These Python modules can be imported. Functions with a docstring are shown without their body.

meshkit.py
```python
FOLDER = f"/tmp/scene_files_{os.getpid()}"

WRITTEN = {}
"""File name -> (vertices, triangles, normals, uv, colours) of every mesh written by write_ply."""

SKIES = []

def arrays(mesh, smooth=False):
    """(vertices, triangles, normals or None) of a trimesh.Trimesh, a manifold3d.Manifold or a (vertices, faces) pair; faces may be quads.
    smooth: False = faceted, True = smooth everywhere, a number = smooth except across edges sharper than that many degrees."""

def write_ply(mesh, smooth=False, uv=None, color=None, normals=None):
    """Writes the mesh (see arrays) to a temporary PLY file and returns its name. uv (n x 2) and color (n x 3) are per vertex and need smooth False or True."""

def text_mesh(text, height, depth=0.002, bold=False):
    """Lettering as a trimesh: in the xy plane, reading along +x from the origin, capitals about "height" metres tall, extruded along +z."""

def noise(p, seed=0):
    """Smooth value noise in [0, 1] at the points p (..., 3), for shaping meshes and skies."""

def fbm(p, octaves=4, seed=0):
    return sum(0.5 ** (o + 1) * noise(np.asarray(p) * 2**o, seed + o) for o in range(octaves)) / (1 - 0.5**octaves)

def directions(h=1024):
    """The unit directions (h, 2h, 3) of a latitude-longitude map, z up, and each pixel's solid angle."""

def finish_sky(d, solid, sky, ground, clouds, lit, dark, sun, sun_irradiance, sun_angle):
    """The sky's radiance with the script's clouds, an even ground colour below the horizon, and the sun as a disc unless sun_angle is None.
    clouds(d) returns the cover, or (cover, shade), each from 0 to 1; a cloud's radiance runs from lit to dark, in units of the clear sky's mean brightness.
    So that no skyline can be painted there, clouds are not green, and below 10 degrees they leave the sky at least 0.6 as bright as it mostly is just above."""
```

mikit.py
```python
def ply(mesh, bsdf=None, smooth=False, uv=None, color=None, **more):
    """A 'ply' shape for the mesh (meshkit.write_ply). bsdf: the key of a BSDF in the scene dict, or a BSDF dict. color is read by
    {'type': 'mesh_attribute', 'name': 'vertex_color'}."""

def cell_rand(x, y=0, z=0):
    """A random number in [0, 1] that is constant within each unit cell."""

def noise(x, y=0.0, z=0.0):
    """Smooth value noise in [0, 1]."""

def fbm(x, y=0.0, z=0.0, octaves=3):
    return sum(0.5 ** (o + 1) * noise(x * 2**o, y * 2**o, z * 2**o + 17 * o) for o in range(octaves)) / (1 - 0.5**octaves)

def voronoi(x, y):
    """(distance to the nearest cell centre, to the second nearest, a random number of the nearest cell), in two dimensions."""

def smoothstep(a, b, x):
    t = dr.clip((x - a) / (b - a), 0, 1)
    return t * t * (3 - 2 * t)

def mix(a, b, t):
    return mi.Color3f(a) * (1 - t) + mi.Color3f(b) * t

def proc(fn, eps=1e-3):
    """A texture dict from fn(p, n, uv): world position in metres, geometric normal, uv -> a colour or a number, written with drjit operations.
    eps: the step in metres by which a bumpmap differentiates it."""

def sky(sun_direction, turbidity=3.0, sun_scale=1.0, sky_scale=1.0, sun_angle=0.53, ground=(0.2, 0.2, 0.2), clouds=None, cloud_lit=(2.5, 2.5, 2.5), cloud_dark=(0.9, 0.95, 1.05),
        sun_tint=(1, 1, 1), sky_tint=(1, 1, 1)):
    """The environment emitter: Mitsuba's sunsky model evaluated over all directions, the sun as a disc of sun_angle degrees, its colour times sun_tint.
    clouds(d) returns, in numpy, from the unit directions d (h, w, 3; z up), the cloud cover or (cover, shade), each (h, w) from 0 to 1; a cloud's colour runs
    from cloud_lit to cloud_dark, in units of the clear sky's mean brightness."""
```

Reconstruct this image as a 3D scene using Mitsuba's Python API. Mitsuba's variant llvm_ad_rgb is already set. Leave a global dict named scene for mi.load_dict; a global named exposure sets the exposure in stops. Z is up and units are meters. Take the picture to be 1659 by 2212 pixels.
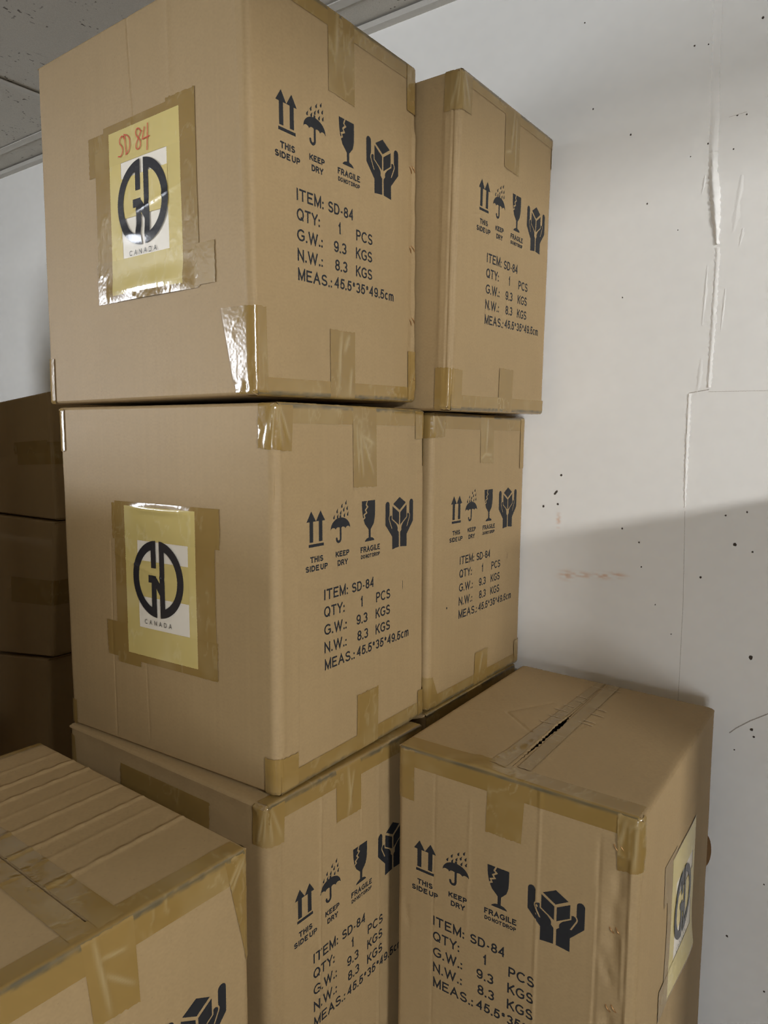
import math, random
import numpy as np, trimesh, drjit as dr
import mitsuba as mi
import mikit, meshkit
from mikit import proc, noise, fbm, smoothstep, mix, cell_rand
from shapely.geometry import Polygon, LineString, Point, box as sbox
from shapely import affinity, union_all

T = mi.ScalarTransform4f
rng = np.random.default_rng(7)
random.seed(7)
scene, labels = {}, {}

# ------------------------------------------------------------------ camera, light, exposure
RIGHT = np.array([0.81152331, 0.5842997, 0.00487707])
UP = np.array([-0.06696916, 0.08471421, 0.99415222])
FWD = np.array([-0.58046968, 0.8071043, -0.10787762])
FOCAL = 1574.92                                       # pixels, at 1659 wide
scene['camera'] = {'type': 'perspective', 'fov': math.degrees(2 * math.atan(1659 / 2 / FOCAL)), 'fov_axis': 'x',
                   'to_world': T().look_at(origin=[0, 0, 0], target=FWD.tolist(), up=UP.tolist()), 'near_clip': 0.02, 'far_clip': 50}
exposure = 0.0
WINDOW_LIGHT = (27.5, 28.8, 31.2)                     # daylight in the window on the left
HIGH_LIGHT = (385.0, 384.0, 388.0)                    # daylight in the small window high in the right wall
DOOR_LIGHT = (15.5, 16.2, 17.4)                         # glazed door behind the camera on the right

# ------------------------------------------------------------------ materials
def srgb(r, g, b):
    c = np.array([r, g, b]) / 255.0
    return tuple(np.where(c <= 0.04045, c / 12.92, ((c + 0.055) / 1.055) ** 2.4).tolist())

def two(b):
    return {'type': 'twosided', 'bsdf': b}

def bump(b, fn, scale=1.0, eps=1e-3):
    return {'type': 'bumpmap', 'arbitrary': {**proc(fn, eps)}, 'scale': scale, 'bsdf': b}

CARD = np.array([0.315, 0.220, 0.108])
def card_color(p, n, uv):
    f = fbm(p.x * 9, p.y * 9, p.z * 5, 3)
    fib = noise(p.x * 420, p.y * 420, p.z * 420)
    spk = noise(p.x * 900 + 31, p.y * 900, p.z * 900)
    flute = noise((p.x + p.y) * 240, 0.0, p.z * 3)
    k = 0.93 + 0.12 * f + 0.07 * (fib - 0.5) + 0.03 * (flute - 0.5)
    k = k * (1 - 0.22 * smoothstep(0.90, 0.97, spk))
    return mi.Color3f(*[float(c) for c in CARD]) * k
def card_bump(p, n, uv):
    return 0.00007 * noise((p.x + p.y) * 170, (p.x - p.y) * 170, p.z * 4) + 0.00006 * noise(p.x * 700, p.y * 700, p.z * 700)
scene['cardboard'] = two(bump({'type': 'principled', 'base_color': proc(card_color), 'roughness': 0.62, 'specular': 0.35}, card_bump))
scene['cardboard_edge'] = two({'type': 'diffuse', 'reflectance': {'type': 'rgb', 'value': [0.30, 0.235, 0.15]}})

def tape_bump(p, n, uv):
    a = fbm(p.x * 60, p.y * 60, p.z * 60, 3)
    b = noise(p.x * 330 + 5, p.y * 330, p.z * 330)
    return 0.00022 * a + 0.00008 * b
VC = {'type': 'mesh_attribute', 'name': 'vertex_color'}
scene['tape'] = two(bump({'type': 'principled', 'base_color': VC, 'roughness': 0.16, 'specular': 0.55}, tape_bump, 1.0, 5e-4))
scene['paper'] = two({'type': 'principled', 'base_color': {'type': 'rgb', 'value': [0.68, 0.63, 0.53]}, 'roughness': 0.4, 'specular': 0.4})
scene['ink'] = two({'type': 'principled', 'base_color': {'type': 'rgb', 'value': [0.017, 0.018, 0.02]}, 'roughness': 0.6, 'specular': 0.25})
scene['ink_glossy'] = two(bump({'type': 'principled', 'base_color': {'type': 'rgb', 'value': [0.018, 0.019, 0.024]}, 'roughness': 0.2, 'specular': 0.32}, tape_bump, 1.0, 5e-4))
scene['torn_paper'] = two({'type': 'diffuse', 'reflectance': {'type': 'rgb', 'value': [0.46, 0.37, 0.24]}})
scene['red_marker'] = two({'type': 'principled', 'base_color': {'type': 'rgb', 'value': [0.50, 0.075, 0.035]}, 'roughness': 0.3, 'specular': 0.5})
scene['copper'] = two({'type': 'principled', 'base_color': {'type': 'rgb', 'value': [0.42, 0.24, 0.10]}, 'roughness': 0.35, 'metallic': 0.8})
scene['dark'] = two({'type': 'diffuse', 'reflectance': {'type': 'rgb', 'value': [0.02, 0.016, 0.012]}})

STAINS = [(-0.551, -0.170, 0.004, 0.014), (-0.532, -0.275, 0.014, 0.009), (-0.500, -0.271, 0.022, 0.005), (-0.458, -0.268, 0.018, 0.006), (-0.432, -0.264, 0.016, 0.005)]
def wall_color(p, n, uv):
    f = fbm(p.x * 3, p.y * 3, p.z * 3, 4)
    g = noise(p.x * 60, 3.0, p.z * 60)
    c = mi.Color3f(0.84, 0.828, 0.78) * (0.95 + 0.07 * f + 0.02 * (g - 0.5))
    s = mi.Float(0)
    for x, z, a, b in STAINS:
        d = dr.square((p.x - x) / a) + dr.square((p.z - z) / b)
        s = dr.maximum(s, dr.exp(-d) * smoothstep(0.02, 0.75, noise(p.x * 110, 1.0, p.z * 240)))
    return mix(c, (0.66, 0.42, 0.27), s * 0.75)
def wall_bump(p, n, uv):
    return 0.0005 * fbm(p.x * 22, p.y * 22, p.z * 22, 3)
scene['wall_paint'] = two(bump({'type': 'principled', 'base_color': proc(wall_color), 'roughness': 0.5, 'specular': 0.3}, wall_bump))
scene['plain_paint'] = two({'type': 'diffuse', 'reflectance': {'type': 'rgb', 'value': [0.25, 0.235, 0.205]}})
scene['nail_dark'] = two({'type': 'diffuse', 'reflectance': {'type': 'rgb', 'value': [0.075, 0.062, 0.05]}})
scene['pencil'] = two({'type': 'diffuse', 'reflectance': {'type': 'rgb', 'value': [0.42, 0.39, 0.34]}})
scene['faint_line'] = two({'type': 'diffuse', 'reflectance': {'type': 'rgb', 'value': [0.60, 0.575, 0.52]}})
scene['wood_brown'] = two({'type': 'diffuse', 'reflectance': {'type': 'rgb', 'value': [0.22, 0.125, 0.055]}})

def tile_color(p, n, uv):
    pit = noise(p.x * 170, p.y * 130, 2.0)
    big = noise(p.x * 14, p.y * 14, 5.0)
    hole = smoothstep(0.86, 0.93, pit) * smoothstep(0.30, 0.6, big)
    fine = noise(p.x * 500, p.y * 500, 1.0)
    return mix(mi.Color3f(0.55, 0.525, 0.465) * (0.94 + 0.1 * fine), (0.10, 0.085, 0.07), hole * 0.85)
scene['ceiling_tile'] = two({'type': 'diffuse', 'reflectance': proc(tile_color)})
scene['grid_metal'] = two({'type': 'principled', 'base_color': {'type': 'rgb', 'value': [0.50, 0.48, 0.43]}, 'roughness': 0.5, 'specular': 0.3})
def floor_color(p, n, uv):
    return mi.Color3f(0.10, 0.085, 0.07) * (0.8 + 0.4 * fbm(p.x * 6, p.y * 6, 0.0, 3))
scene['floor_concrete'] = two({'type': 'principled', 'base_color': proc(floor_color), 'roughness': 0.55})

# ------------------------------------------------------------------ helpers
def add(key, mesh, bsdf, smooth=False, color=None, **more):
    scene[key] = mikit.ply(mesh, bsdf, smooth=smooth, color=color, **more)
    return key

def numbered(base):
    if base not in scene:
        return base
    n = 1
    while f'{base}_{n:03d}' in scene:
        n += 1
    return f'{base}_{n:03d}'

def slab(x0, x1, y0, y1, z0, z1):
    m = trimesh.creation.box(extents=[x1 - x0, y1 - y0, z1 - z0])
    m.apply_translation([(x0 + x1) / 2, (y0 + y1) / 2, (z0 + z1) / 2])
    return m

def structure(key, mesh, bsdf, label, **more):
    add(key, mesh, bsdf, **more)
    labels[key] = {'label': label, 'kind': 'structure'}

def tri2d(poly, size=None):
    """Triangles of a shapely polygon in the plane."""
    vs, fs, at = [], [], 0
    for g in (poly.geoms if hasattr(poly, 'geoms') else [poly]):
        if g.is_empty or g.area < 1e-12:
            continue
        v, f = trimesh.creation.triangulate_polygon(g, engine='earcut')
        vs.append(v); fs.append(np.asarray(f) + at); at += len(v)
    v, f = np.vstack(vs), np.vstack(fs)
    if size:
        v3, f = trimesh.remesh.subdivide_to_size(np.c_[v, np.zeros(len(v))], f, size, max_iter=12)
        v = v3[:, :2]
    return v, f

def arc(cx, cy, rx, ry, a0, a1, n=14):
    return [(cx + rx * math.cos(math.radians(t)), cy + ry * math.sin(math.radians(t))) for t in np.linspace(a0, a1, n)]
def glyphs():
    """Letters as centre lines on a unit capital height: (width, strokes, dots)."""
    C = arc(.5, .5, .5, .5, 42, 318, 22)
    S = arc(.36, .75, .32, .25, 18, 270, 16) + arc(.36, .25, .36, .25, 90, -165, 16)
    three = arc(.3, .75, .29, .25, 160, -90, 14)
    three2 = arc(.3, .26, .32, .26, 90, -158, 14)
    return {
        'A': (.86, [[(0, 0), (.43, 1), (.86, 0)], [(.16, .36), (.70, .36)]], []), 'C': (.90, [C], []),
        'D': (.78, [[(0, 0), (0, 1), (.36, 1)] + arc(.36, .5, .42, .5, 90, -90, 18) + [(0, 0)]], []), 'E': (.66, [[(.66, 0), (0, 0), (0, 1), (.64, 1)], [(0, .53), (.6, .53)]], []),
        'F': (.60, [[(0, 0), (0, 1), (.60, 1)], [(0, .52), (.52, .52)]], []), 'G': (.92, [arc(.5, .5, .5, .5, 42, 322, 22) + [(.90, .46), (.54, .46)]], []),
        'H': (.70, [[(0, 0), (0, 1)], [(.70, 0), (.70, 1)], [(0, .54), (.70, .54)]], []), 'I': (.0, [[(0, 0), (0, 1)]], []),
        'K': (.72, [[(0, 0), (0, 1)], [(.70, 1), (0, .36)], [(.24, .58), (.74, 0)]], []), 'L': (.54, [[(0, 1), (0, 0), (.54, 0)]], []),
        'M': (.82, [[(0, 0), (0, 1), (.41, .06), (.82, 1), (.82, 0)]], []), 'N': (.70, [[(0, 0), (0, 1), (.70, 0), (.70, 1)]], []),
        'O': (.92, [arc(.46, .5, .46, .5, 90, 450, 30)], []), 'Q': (.92, [arc(.46, .5, .46, .5, 90, 450, 30), [(.56, .24), (.92, -.06)]], []),
        'P': (.68, [[(0, 0), (0, 1), (.40, 1)] + arc(.40, .73, .28, .27, 90, -90, 12) + [(0, .46)]], []),
        'R': (.76, [[(0, 0), (0, 1), (.42, 1)] + arc(.42, .74, .28, .26, 90, -90, 12) + [(0, .48)], [(.40, .48), (.54, .36), (.76, 0)]], []),
        'S': (.72, [S], []), 'T': (.76, [[(0, 1), (.76, 1)], [(.38, 1), (.38, 0)]], []), 'U': (.70, [[(0, 1), (0, .34)] + arc(.35, .34, .35, .34, 180, 360, 14) + [(.70, 1)]], []),
        'W': (1.22, [[(0, 1), (.30, 0), (.61, .96), (.92, 0), (1.22, 1)]], []), 'Y': (.80, [[(0, 1), (.40, .44), (.80, 1)], [(.40, .44), (.40, 0)]], []),
        '1': (.26, [[(0, .72), (.16, .84), (.26, 1), (.26, 0)]], []), '3': (.62, [three, three2], []), '4': (.66, [[(.50, 0), (.50, 1), (0, .27), (.66, .27)]], []),
        '5': (.62, [[(.57, 1), (.14, 1), (.05, .49)] + arc(.29, .32, .33, .32, 135, -158, 16)], []), '8': (.62, [arc(.31, .76, .27, .24, 90, 450, 22), arc(.31, .26, .31, .26, 90, 450, 22)], []),
        '9': (.60, [arc(.30, .69, .30, .31, 0, 360, 24), arc(.28, .42, .32, .42, 55, -18, 6)[:0] + [(.60, .69), (.60, .50)] + arc(.29, .36, .31, .36, 15, -150, 14)], []),
        '-': (.28, [[(0, .37), (.28, .37)]], []), '.': (.0, [], [(0, 0)]), ':': (.0, [], [(0, 0), (0, .56)]), '*': (.38, [[(.19, 1.02), (.19, .76)], [(.0, .88), (.19, .78), (.38, .88)], [(.06, .56), (.19, .78), (.32, .56)]], []),
        'c': (.54, [arc(.30, .36, .28, .36, 48, 312, 18)], []), 'm': (.86, [[(0, 0), (0, .72)], [(0, .45)] + arc(.215, .45, .215, .27, 160, 0, 10) + [(.43, 0)], [(.43, .45)] + arc(.645, .45, .215, .27, 160, 0, 10) + [(.86, 0)]], []),
    }
GLYPH = glyphs()
def text2d(text, u0, u1, v0, cap, w=2.3, space=.20):
    """Flat sans-serif lettering whose ink runs from u0 to u1 with its baseline at v0 and capitals cap tall; w is the stroke."""
    x, runs, dots = 0.0, [], []
    for ch in text:
        if ch == ' ':
            x += .22; continue
        gw, st, dt = GLYPH[ch]
        runs += [[(x + a, b) for a, b in s_] for s_ in st]; dots += [(x + a, b) for a, b in dt]
        x += gw + space + w / cap
    W = x - space - w / cap
    kx = (u1 - u0 - w) / W if W > 0 else 1.0
    P = lambda q: (u0 + w / 2 + q[0] * kx, v0 + w / 2 + q[1] * (cap - w))
    g = [LineString([P(q) for q in s_]).buffer(w / 2, cap_style=2 if True else 1, join_style=2, mitre_limit=2.0) for s_ in runs]
    for q in runs:                                     # square the ends off at the letter's full height
        for e in (q[0], q[-1]):
            if abs(e[1]) < 1e-6 or abs(e[1] - 1) < 1e-6:
                c = P(e); g.append(Point(c).buffer(w / 2, cap_style=3))
    g += [Point(P(q)).buffer(w * .56, cap_style=3) for q in dots]
    return tri2d(union_all(g))

def merge(parts):
    vs, fs, at = [], [], 0
    for v, f in parts:
        vs.append(v); fs.append(f + at); at += len(v)
    return np.vstack(vs), np.vstack(fs)

def tube(points, r, sides=8):
    p = np.asarray(points, float)
    t = np.gradient(p, axis=0); t /= np.linalg.norm(t, axis=1, keepdims=True)
    a = np.cross(t, [0.3, 0.2, 0.93]); a /= np.linalg.norm(a, axis=1, keepdims=True)
    b = np.cross(t, a)
    ang = np.arange(sides) * 2 * np.pi / sides
    v = p[:, None] + r * (np.cos(ang)[None, :, None] * a[:, None] + np.sin(ang)[None, :, None] * b[:, None])
    n = len(p)
    q = [[i * sides + j, i * sides + (j + 1) % sides, (i + 1) * sides + (j + 1) % sides, (i + 1) * sides + j] for i in range(n - 1) for j in range(sides)]
    q = np.array(q)
    f = np.vstack([q[:, [0, 1, 2]], q[:, [0, 2, 3]]])
    caps = []
    for base, flip in ((0, True), ((n - 1) * sides, False)):
        for j in range(1, sides - 1):
            c = [base, base + j, base + j + 1]
            caps.append(c[::-1] if flip else c)
    return v.reshape(-1, 3), np.vstack([f, np.array(caps)])

# ------------------------------------------------------------------ the room
YW, ZC, ZF = 1.352, 0.875, -1.455
XL, XR, YF = -3.7, 2.6, -3.6
structure('floor', slab(XL, XR, YF, YW + 0.1, ZF - 0.08, ZF), 'floor_concrete', 'dusty concrete floor under the stacks of cartons')
structure('wall_back', slab(XL, XR, YW, YW + 0.1, ZF, ZC + 0.12), 'wall_paint', 'white painted wall behind the cartons with holes, stains and a ragged drywall joint')
def wall_with_hole(axis, at, lo, hi, hole):
    """A wall across x (axis 0) or y (axis 1) with a rectangular opening (a0, a1, z0, z1)."""
    a0, a1, z0, z1 = hole
    ps = []
    for (p0, p1, q0, q1) in ((lo, a0, ZF, ZC + 0.12), (a1, hi, ZF, ZC + 0.12), (a0, a1, ZF, z0), (a0, a1, z1, ZC + 0.12)):
        if p1 - p0 < 1e-6 or q1 - q0 < 1e-6:
            continue
        ps.append(slab(at - 0.1, at, p0, p1, q0, q1) if axis == 0 else slab(p0, p1, at - 0.1, at, q0, q1))
    return trimesh.util.concatenate(ps)
WIN = (-2.12, -0.95, -0.45, 0.72)
structure('wall_left', wall_with_hole(0, XL, YF, YW + 0.1, WIN), 'plain_paint', 'painted wall on the left side of the room with a window')
HIGH = (-0.95, -0.15, 0.48, 0.69)
m = wall_with_hole(0, 0.0, YF, YW + 0.1, HIGH); m.apply_translation([XR + 0.1, 0, 0])
structure('wall_right', m, 'plain_paint', 'painted wall on the right side of the room with a small high window')
DOOR = (1.2, 2.4, ZF, -0.2)
structure('wall_front', wall_with_hole(1, YF, XL, XR, DOOR), 'plain_paint', 'painted wall behind the camera with a glazed door')
def glazing(key, axis, at, hole, light, label, nx=2):
    a0, a1, z0, z1 = hole
    fr, w = [], 0.05
    def bar(p0, p1, q0, q1):
        fr.append(slab(at - 0.09, at + 0.012, p0, p1, q0, q1) if axis == 0 else slab(p0, p1, at - 0.09, at + 0.012, q0, q1))
    bar(a0, a0 + w, z0, z1); bar(a1 - w, a1, z0, z1); bar(a0 + w, a1 - w, z0, z0 + w); bar(a0 + w, a1 - w, z1 - w, z1)
    for k in range(1, nx):
        c = a0 + (a1 - a0) * k / nx
        bar(c - 0.015, c + 0.015, z0 + w, z1 - w)
    add(key + '__frame', trimesh.util.concatenate(fr), 'grid_metal')
    c = at - 0.05
    if axis == 0:
        q = [[c, a0, z0], [c, a1, z0], [c, a1, z1], [c, a0, z1]]
        if at > 0:
            q = q[::-1]
    else:
        q = [[a0, c, z0], [a0, c, z1], [a1, c, z1], [a1, c, z0]]
    scene[key + '__pane'] = mikit.ply((np.array(q), np.array([[0, 1, 2], [0, 2, 3]])), 'plain_paint',
                                      emitter={'type': 'area', 'radiance': {'type': 'rgb', 'value': list(light)}})
    labels[key] = {'label': label, 'kind': 'structure'}
glazing('window_1', 0, XL, WIN, WINDOW_LIGHT, 'bright daylit window in the left wall', 1)
glazing('window_2', 0, XR + 0.09, HIGH, HIGH_LIGHT, 'small bright daylit window high in the right wall', 1)
glazing('door_1', 1, YF, DOOR, DOOR_LIGHT, 'low glazed door behind the camera', 2)

# suspended ceiling: wall angle, grid bars, tiles
XS = [-1.92 + 1.22 * k for k in range(-1, 5)]
YS = [1.245 - 0.61 * k for k in range(0, 8)]
xe = [XL] + XS + [XR]
ye = [YW] + YS + [YF]
structure('ceiling', slab(XL, XR, YF, YW, ZC + 0.10, ZC + 0.12), 'plain_paint', 'suspended ceiling of speckled mineral tiles in a metal grid')
for i in range(len(xe) - 1):
    for j in range(len(ye) - 1):
        x0, x1, y1, y0 = xe[i], xe[i + 1], ye[j], ye[j + 1]
        if x1 - x0 < 0.03 or y1 - y0 < 0.03:
            continue
        add(numbered('ceiling__tile'), slab(x0 + 0.004, x1 - 0.004, y0 + 0.004, y1 - 0.004, ZC + 0.003 + 0.0015 * rng.random(), ZC + 0.018), 'ceiling_tile')
for x in XS:
    add(numbered('ceiling__grid_bar'), trimesh.util.concatenate([slab(x - 0.012, x + 0.012, YF, YW, ZC, ZC + 0.0015), slab(x - 0.002, x + 0.002, YF, YW, ZC + 0.0015, ZC + 0.04)]), 'grid_metal')
for y in YS:
    add(numbered('ceiling__grid_bar'), trimesh.util.concatenate([slab(XL, XR, y - 0.012, y + 0.012, ZC - 0.001, ZC + 0.0012), slab(XL, XR, y - 0.002, y + 0.002, ZC + 0.0012, ZC + 0.04)]), 'grid_metal')
structure('trim_1', trimesh.util.concatenate([slab(XL, XR, YW - 0.021, YW, ZC - 0.012, ZC - 0.0105), slab(XL, XR, YW - 0.0015, YW, ZC - 0.012, ZC + 0.012), slab(XL, XR, YW - 0.021, YW - 0.0195, ZC - 0.012, ZC)]), 'grid_metal', 'painted metal wall angle where the ceiling meets the white wall')
structure('trim_2', slab(1.50, 1.60, YF, YW, 0.555, ZC + 0.09), 'plain_paint', 'painted bulkhead beam under the ceiling, out of the picture on the right')

# wall details: joint, peeling tape, nail holes, pencil marks
def ribbon(pts, widths, y_out, jag=0.0, seed=0):
    """A strip hung on the back wall along (x, z) points, its middle standing out by y_out."""
    r = np.random.default_rng(seed)
    p = np.array(pts, float)
    d = np.r_[0, np.cumsum(np.linalg.norm(np.diff(p, axis=0), axis=1))]
    s = np.arange(0, d[-1], 0.004)
    x, z = np.interp(s, d, p[:, 0]), np.interp(s, d, p[:, 1])
    w = np.interp(s, d, widths)
    h = np.interp(s, d, y_out)
    prof = [(-1, 0.02), (-0.55, 0.5), (-0.15, 1.0), (0.2, 0.7), (0.6, 0.45), (1, 0.02)]
    v = []
    for i in range(len(s)):
        for k, (a, b) in enumerate(prof):
            e = jag * (r.random() - 0.5) if k in (0, len(prof) - 1) else 0.25 * jag * (r.random() - 0.5)
            v.append([x[i] + a * w[i] / 2 + e, YW - 0.0003 - b * h[i] * (0.75 + 0.5 * r.random()), z[i]])
    m = len(prof)
    q = np.array([[i * m + k, i * m + k + 1, (i + 1) * m + k + 1, (i + 1) * m + k] for i in range(len(s) - 1) for k in range(m - 1)])
    return np.array(v), np.vstack([q[:, [0, 1, 2]], q[:, [0, 2, 3]]])
JOINT = [(-0.305, 0.86), (-0.304, 0.706), (-0.303, 0.599), (-0.300, 0.525), (-0.300, 0.467)]
add('wall_back__joint_tape', ribbon(JOINT, [0.014] * 5, [0.0003, 0.0004, 0.0006, 0.0009, 0.002], 0.0006, 1), 'wall_paint', smooth=True)
add('wall_back__joint_tape_001', ribbon([(-0.300, 0.468), (-0.298, 0.43), (-0.294, 0.40), (-0.290, 0.36), (-0.286, 0.315)], [0.013, 0.014, 0.018, 0.013, 0.006], [0.002, 0.005, 0.006, 0.006, 0.003], 0.003, 2), 'wall_paint', smooth=True)
add('wall_back__joint_tape_002', ribbon([(-0.285, 0.312), (-0.286, 0.186), (-0.288, 0.079)], [0.008, 0.009, 0.007], [0.0012, 0.0016, 0.0018], 0.003, 3), 'wall_paint', smooth=True)
add('wall_back__joint_tape_003', ribbon([(-0.319, 0.071), (-0.319, -0.017), (-0.318, -0.10), (-0.317, -0.132)], [0.007, 0.007, 0.005, 0.002], [0.0014, 0.0016, 0.0012, 0.0006], 0.003, 4), 'wall_paint', smooth=True)
for k, (x, z, l, w) in enumerate([(-0.258, 0.40, 0.05, 0.010), (-0.262, 0.36, 0.05, 0.012), (-0.306, 0.10, 0.06, 0.010), (-0.304, 0.235, 0.10, 0.006), (-0.274, 0.21, 0.07, 0.005), (-0.252, 0.325, 0.03, 0.006), (-0.315, 0.42, 0.035, 0.004)]):
    add(numbered('wall_back__paint_flake'), ribbon([(x, z - l / 2), (x + 0.003, z), (x + 0.004, z + l / 2)], [w * 0.4, w, w * 0.4], [0.0003, 0.0009, 0.0003], 0.003, 10 + k), 'wall_paint', smooth=True)
def wall_mark(key, pts, w, bsdf):
    v, f = tri2d(LineString(pts).buffer(w))
    add(numbered(key), (np.c_[v[:, 0], np.full(len(v), YW - 0.0006), v[:, 1]], f), bsdf)
wall_mark('wall_back__joint_line', [(-0.3165, -0.135), (-0.312, -0.298), (-0.312, -0.469), (-0.313, -0.56)], 0.0005, 'faint_line')
wall_mark('wall_back__joint_line', [(-0.288, 0.0765), (-0.319, 0.0715)], 0.0007, 'pencil')
wall_mark('wall_back__joint_line', [(-0.288, 0.073), (-0.15, 0.0715)], 0.0005, 'faint_line')
wall_mark('wall_back__pencil_mark', [(-0.165, -0.470), (-0.193, -0.490), (-0.214, -0.508), (-0.224, -0.519)], 0.0009, 'pencil')
wall_mark('wall_back__pencil_mark', [(-0.278, 0.518), (-0.252, 0.520)], 0.0004, 'faint_line')
HOLES = [(-0.53, 0.739, 1.6), (-0.338, 0.645, 1.6), (-0.316, 0.641, 1.4), (-0.236, 0.658, 2.2), (-0.25, 0.700, 2.2), (-0.509, 0.586, 1.6), (-0.439, 0.526, 2), (-0.309, 0.483, 1.7), (-0.336, 0.468, 1.3), (-0.266, 0.518, 1.7), (-0.252, 0.516, 1.5), (-0.269, 0.466, 1.6),
         (-0.405, 0.403, 1.8), (-0.442, 0.246, 1.5), (-0.351, 0.35, 1.2), (-0.548, -0.080, 2.6), (-0.583, -0.143, 2.6), (-0.553, -0.137, 2.8), (-0.426, -0.175, 2), (-0.394, -0.198, 1.8), (-0.217, -0.13, 1.8), (-0.25, -0.138, 1.8), (-0.233, -0.187, 3.4), (-0.205, -0.197, 2),
         (-0.388, -0.243, 1.6), (-0.285, -0.25, 2.2), (-0.198, -0.379, 4.0), (-0.19, -0.505, 3.0), (-0.186, -0.517, 2.2), (-0.215, -0.548, 1.6), (-0.145, -0.972, 2), (-0.156, -0.776, 1.6), (-0.209, -0.895, 2.4), (-0.36, -0.31, 1.3), (-0.33, -0.36, 1.3)]
for x, z, r in HOLES:
    rr = r * 0.00085
    ring = [(x + rr * (0.8 + 0.4 * rng.random()) * math.cos(a), z + rr * (0.8 + 0.5 * rng.random()) * math.sin(a)) for a in np.linspace(0, 2 * np.pi, 9)[:-1]]
    v, f = tri2d(Polygon(ring))
    add(numbered('wall_back__nail_hole'), (np.c_[v[:, 0], np.full(len(v), YW - 0.0005), v[:, 1]], f), 'nail_dark')
v, f = tri2d(LineString([(-0.560, -0.117), (-0.556, -0.112)]).buffer(0.002))
add(numbered('wall_back__nail_hole'), (np.c_[v[:, 0], np.full(len(v), YW - 0.0005), v[:, 1]], f), 'nail_dark')
m = trimesh.creation.cylinder(radius=1.0, height=0.006, sections=28)
m.apply_transform(trimesh.transformations.rotation_matrix(np.pi / 2, [1, 0, 0])); m.apply_scale([0.0115, 1, 0.031]); m.apply_translation([-0.2545, YW - 0.002, -0.747])
add('wall_back__wooden_patch', m, 'wood_brown')

# ------------------------------------------------------------------ cartons
GW, IW, HT = 0.455, 0.35, 0.495                       # label face, printed face, height
TH = 0.0045                                            # board thickness
TAPE_C = np.array([0.235, 0.150, 0.046])
TAPE_PAPER = np.array([0.52, 0.42, 0.155])

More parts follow.
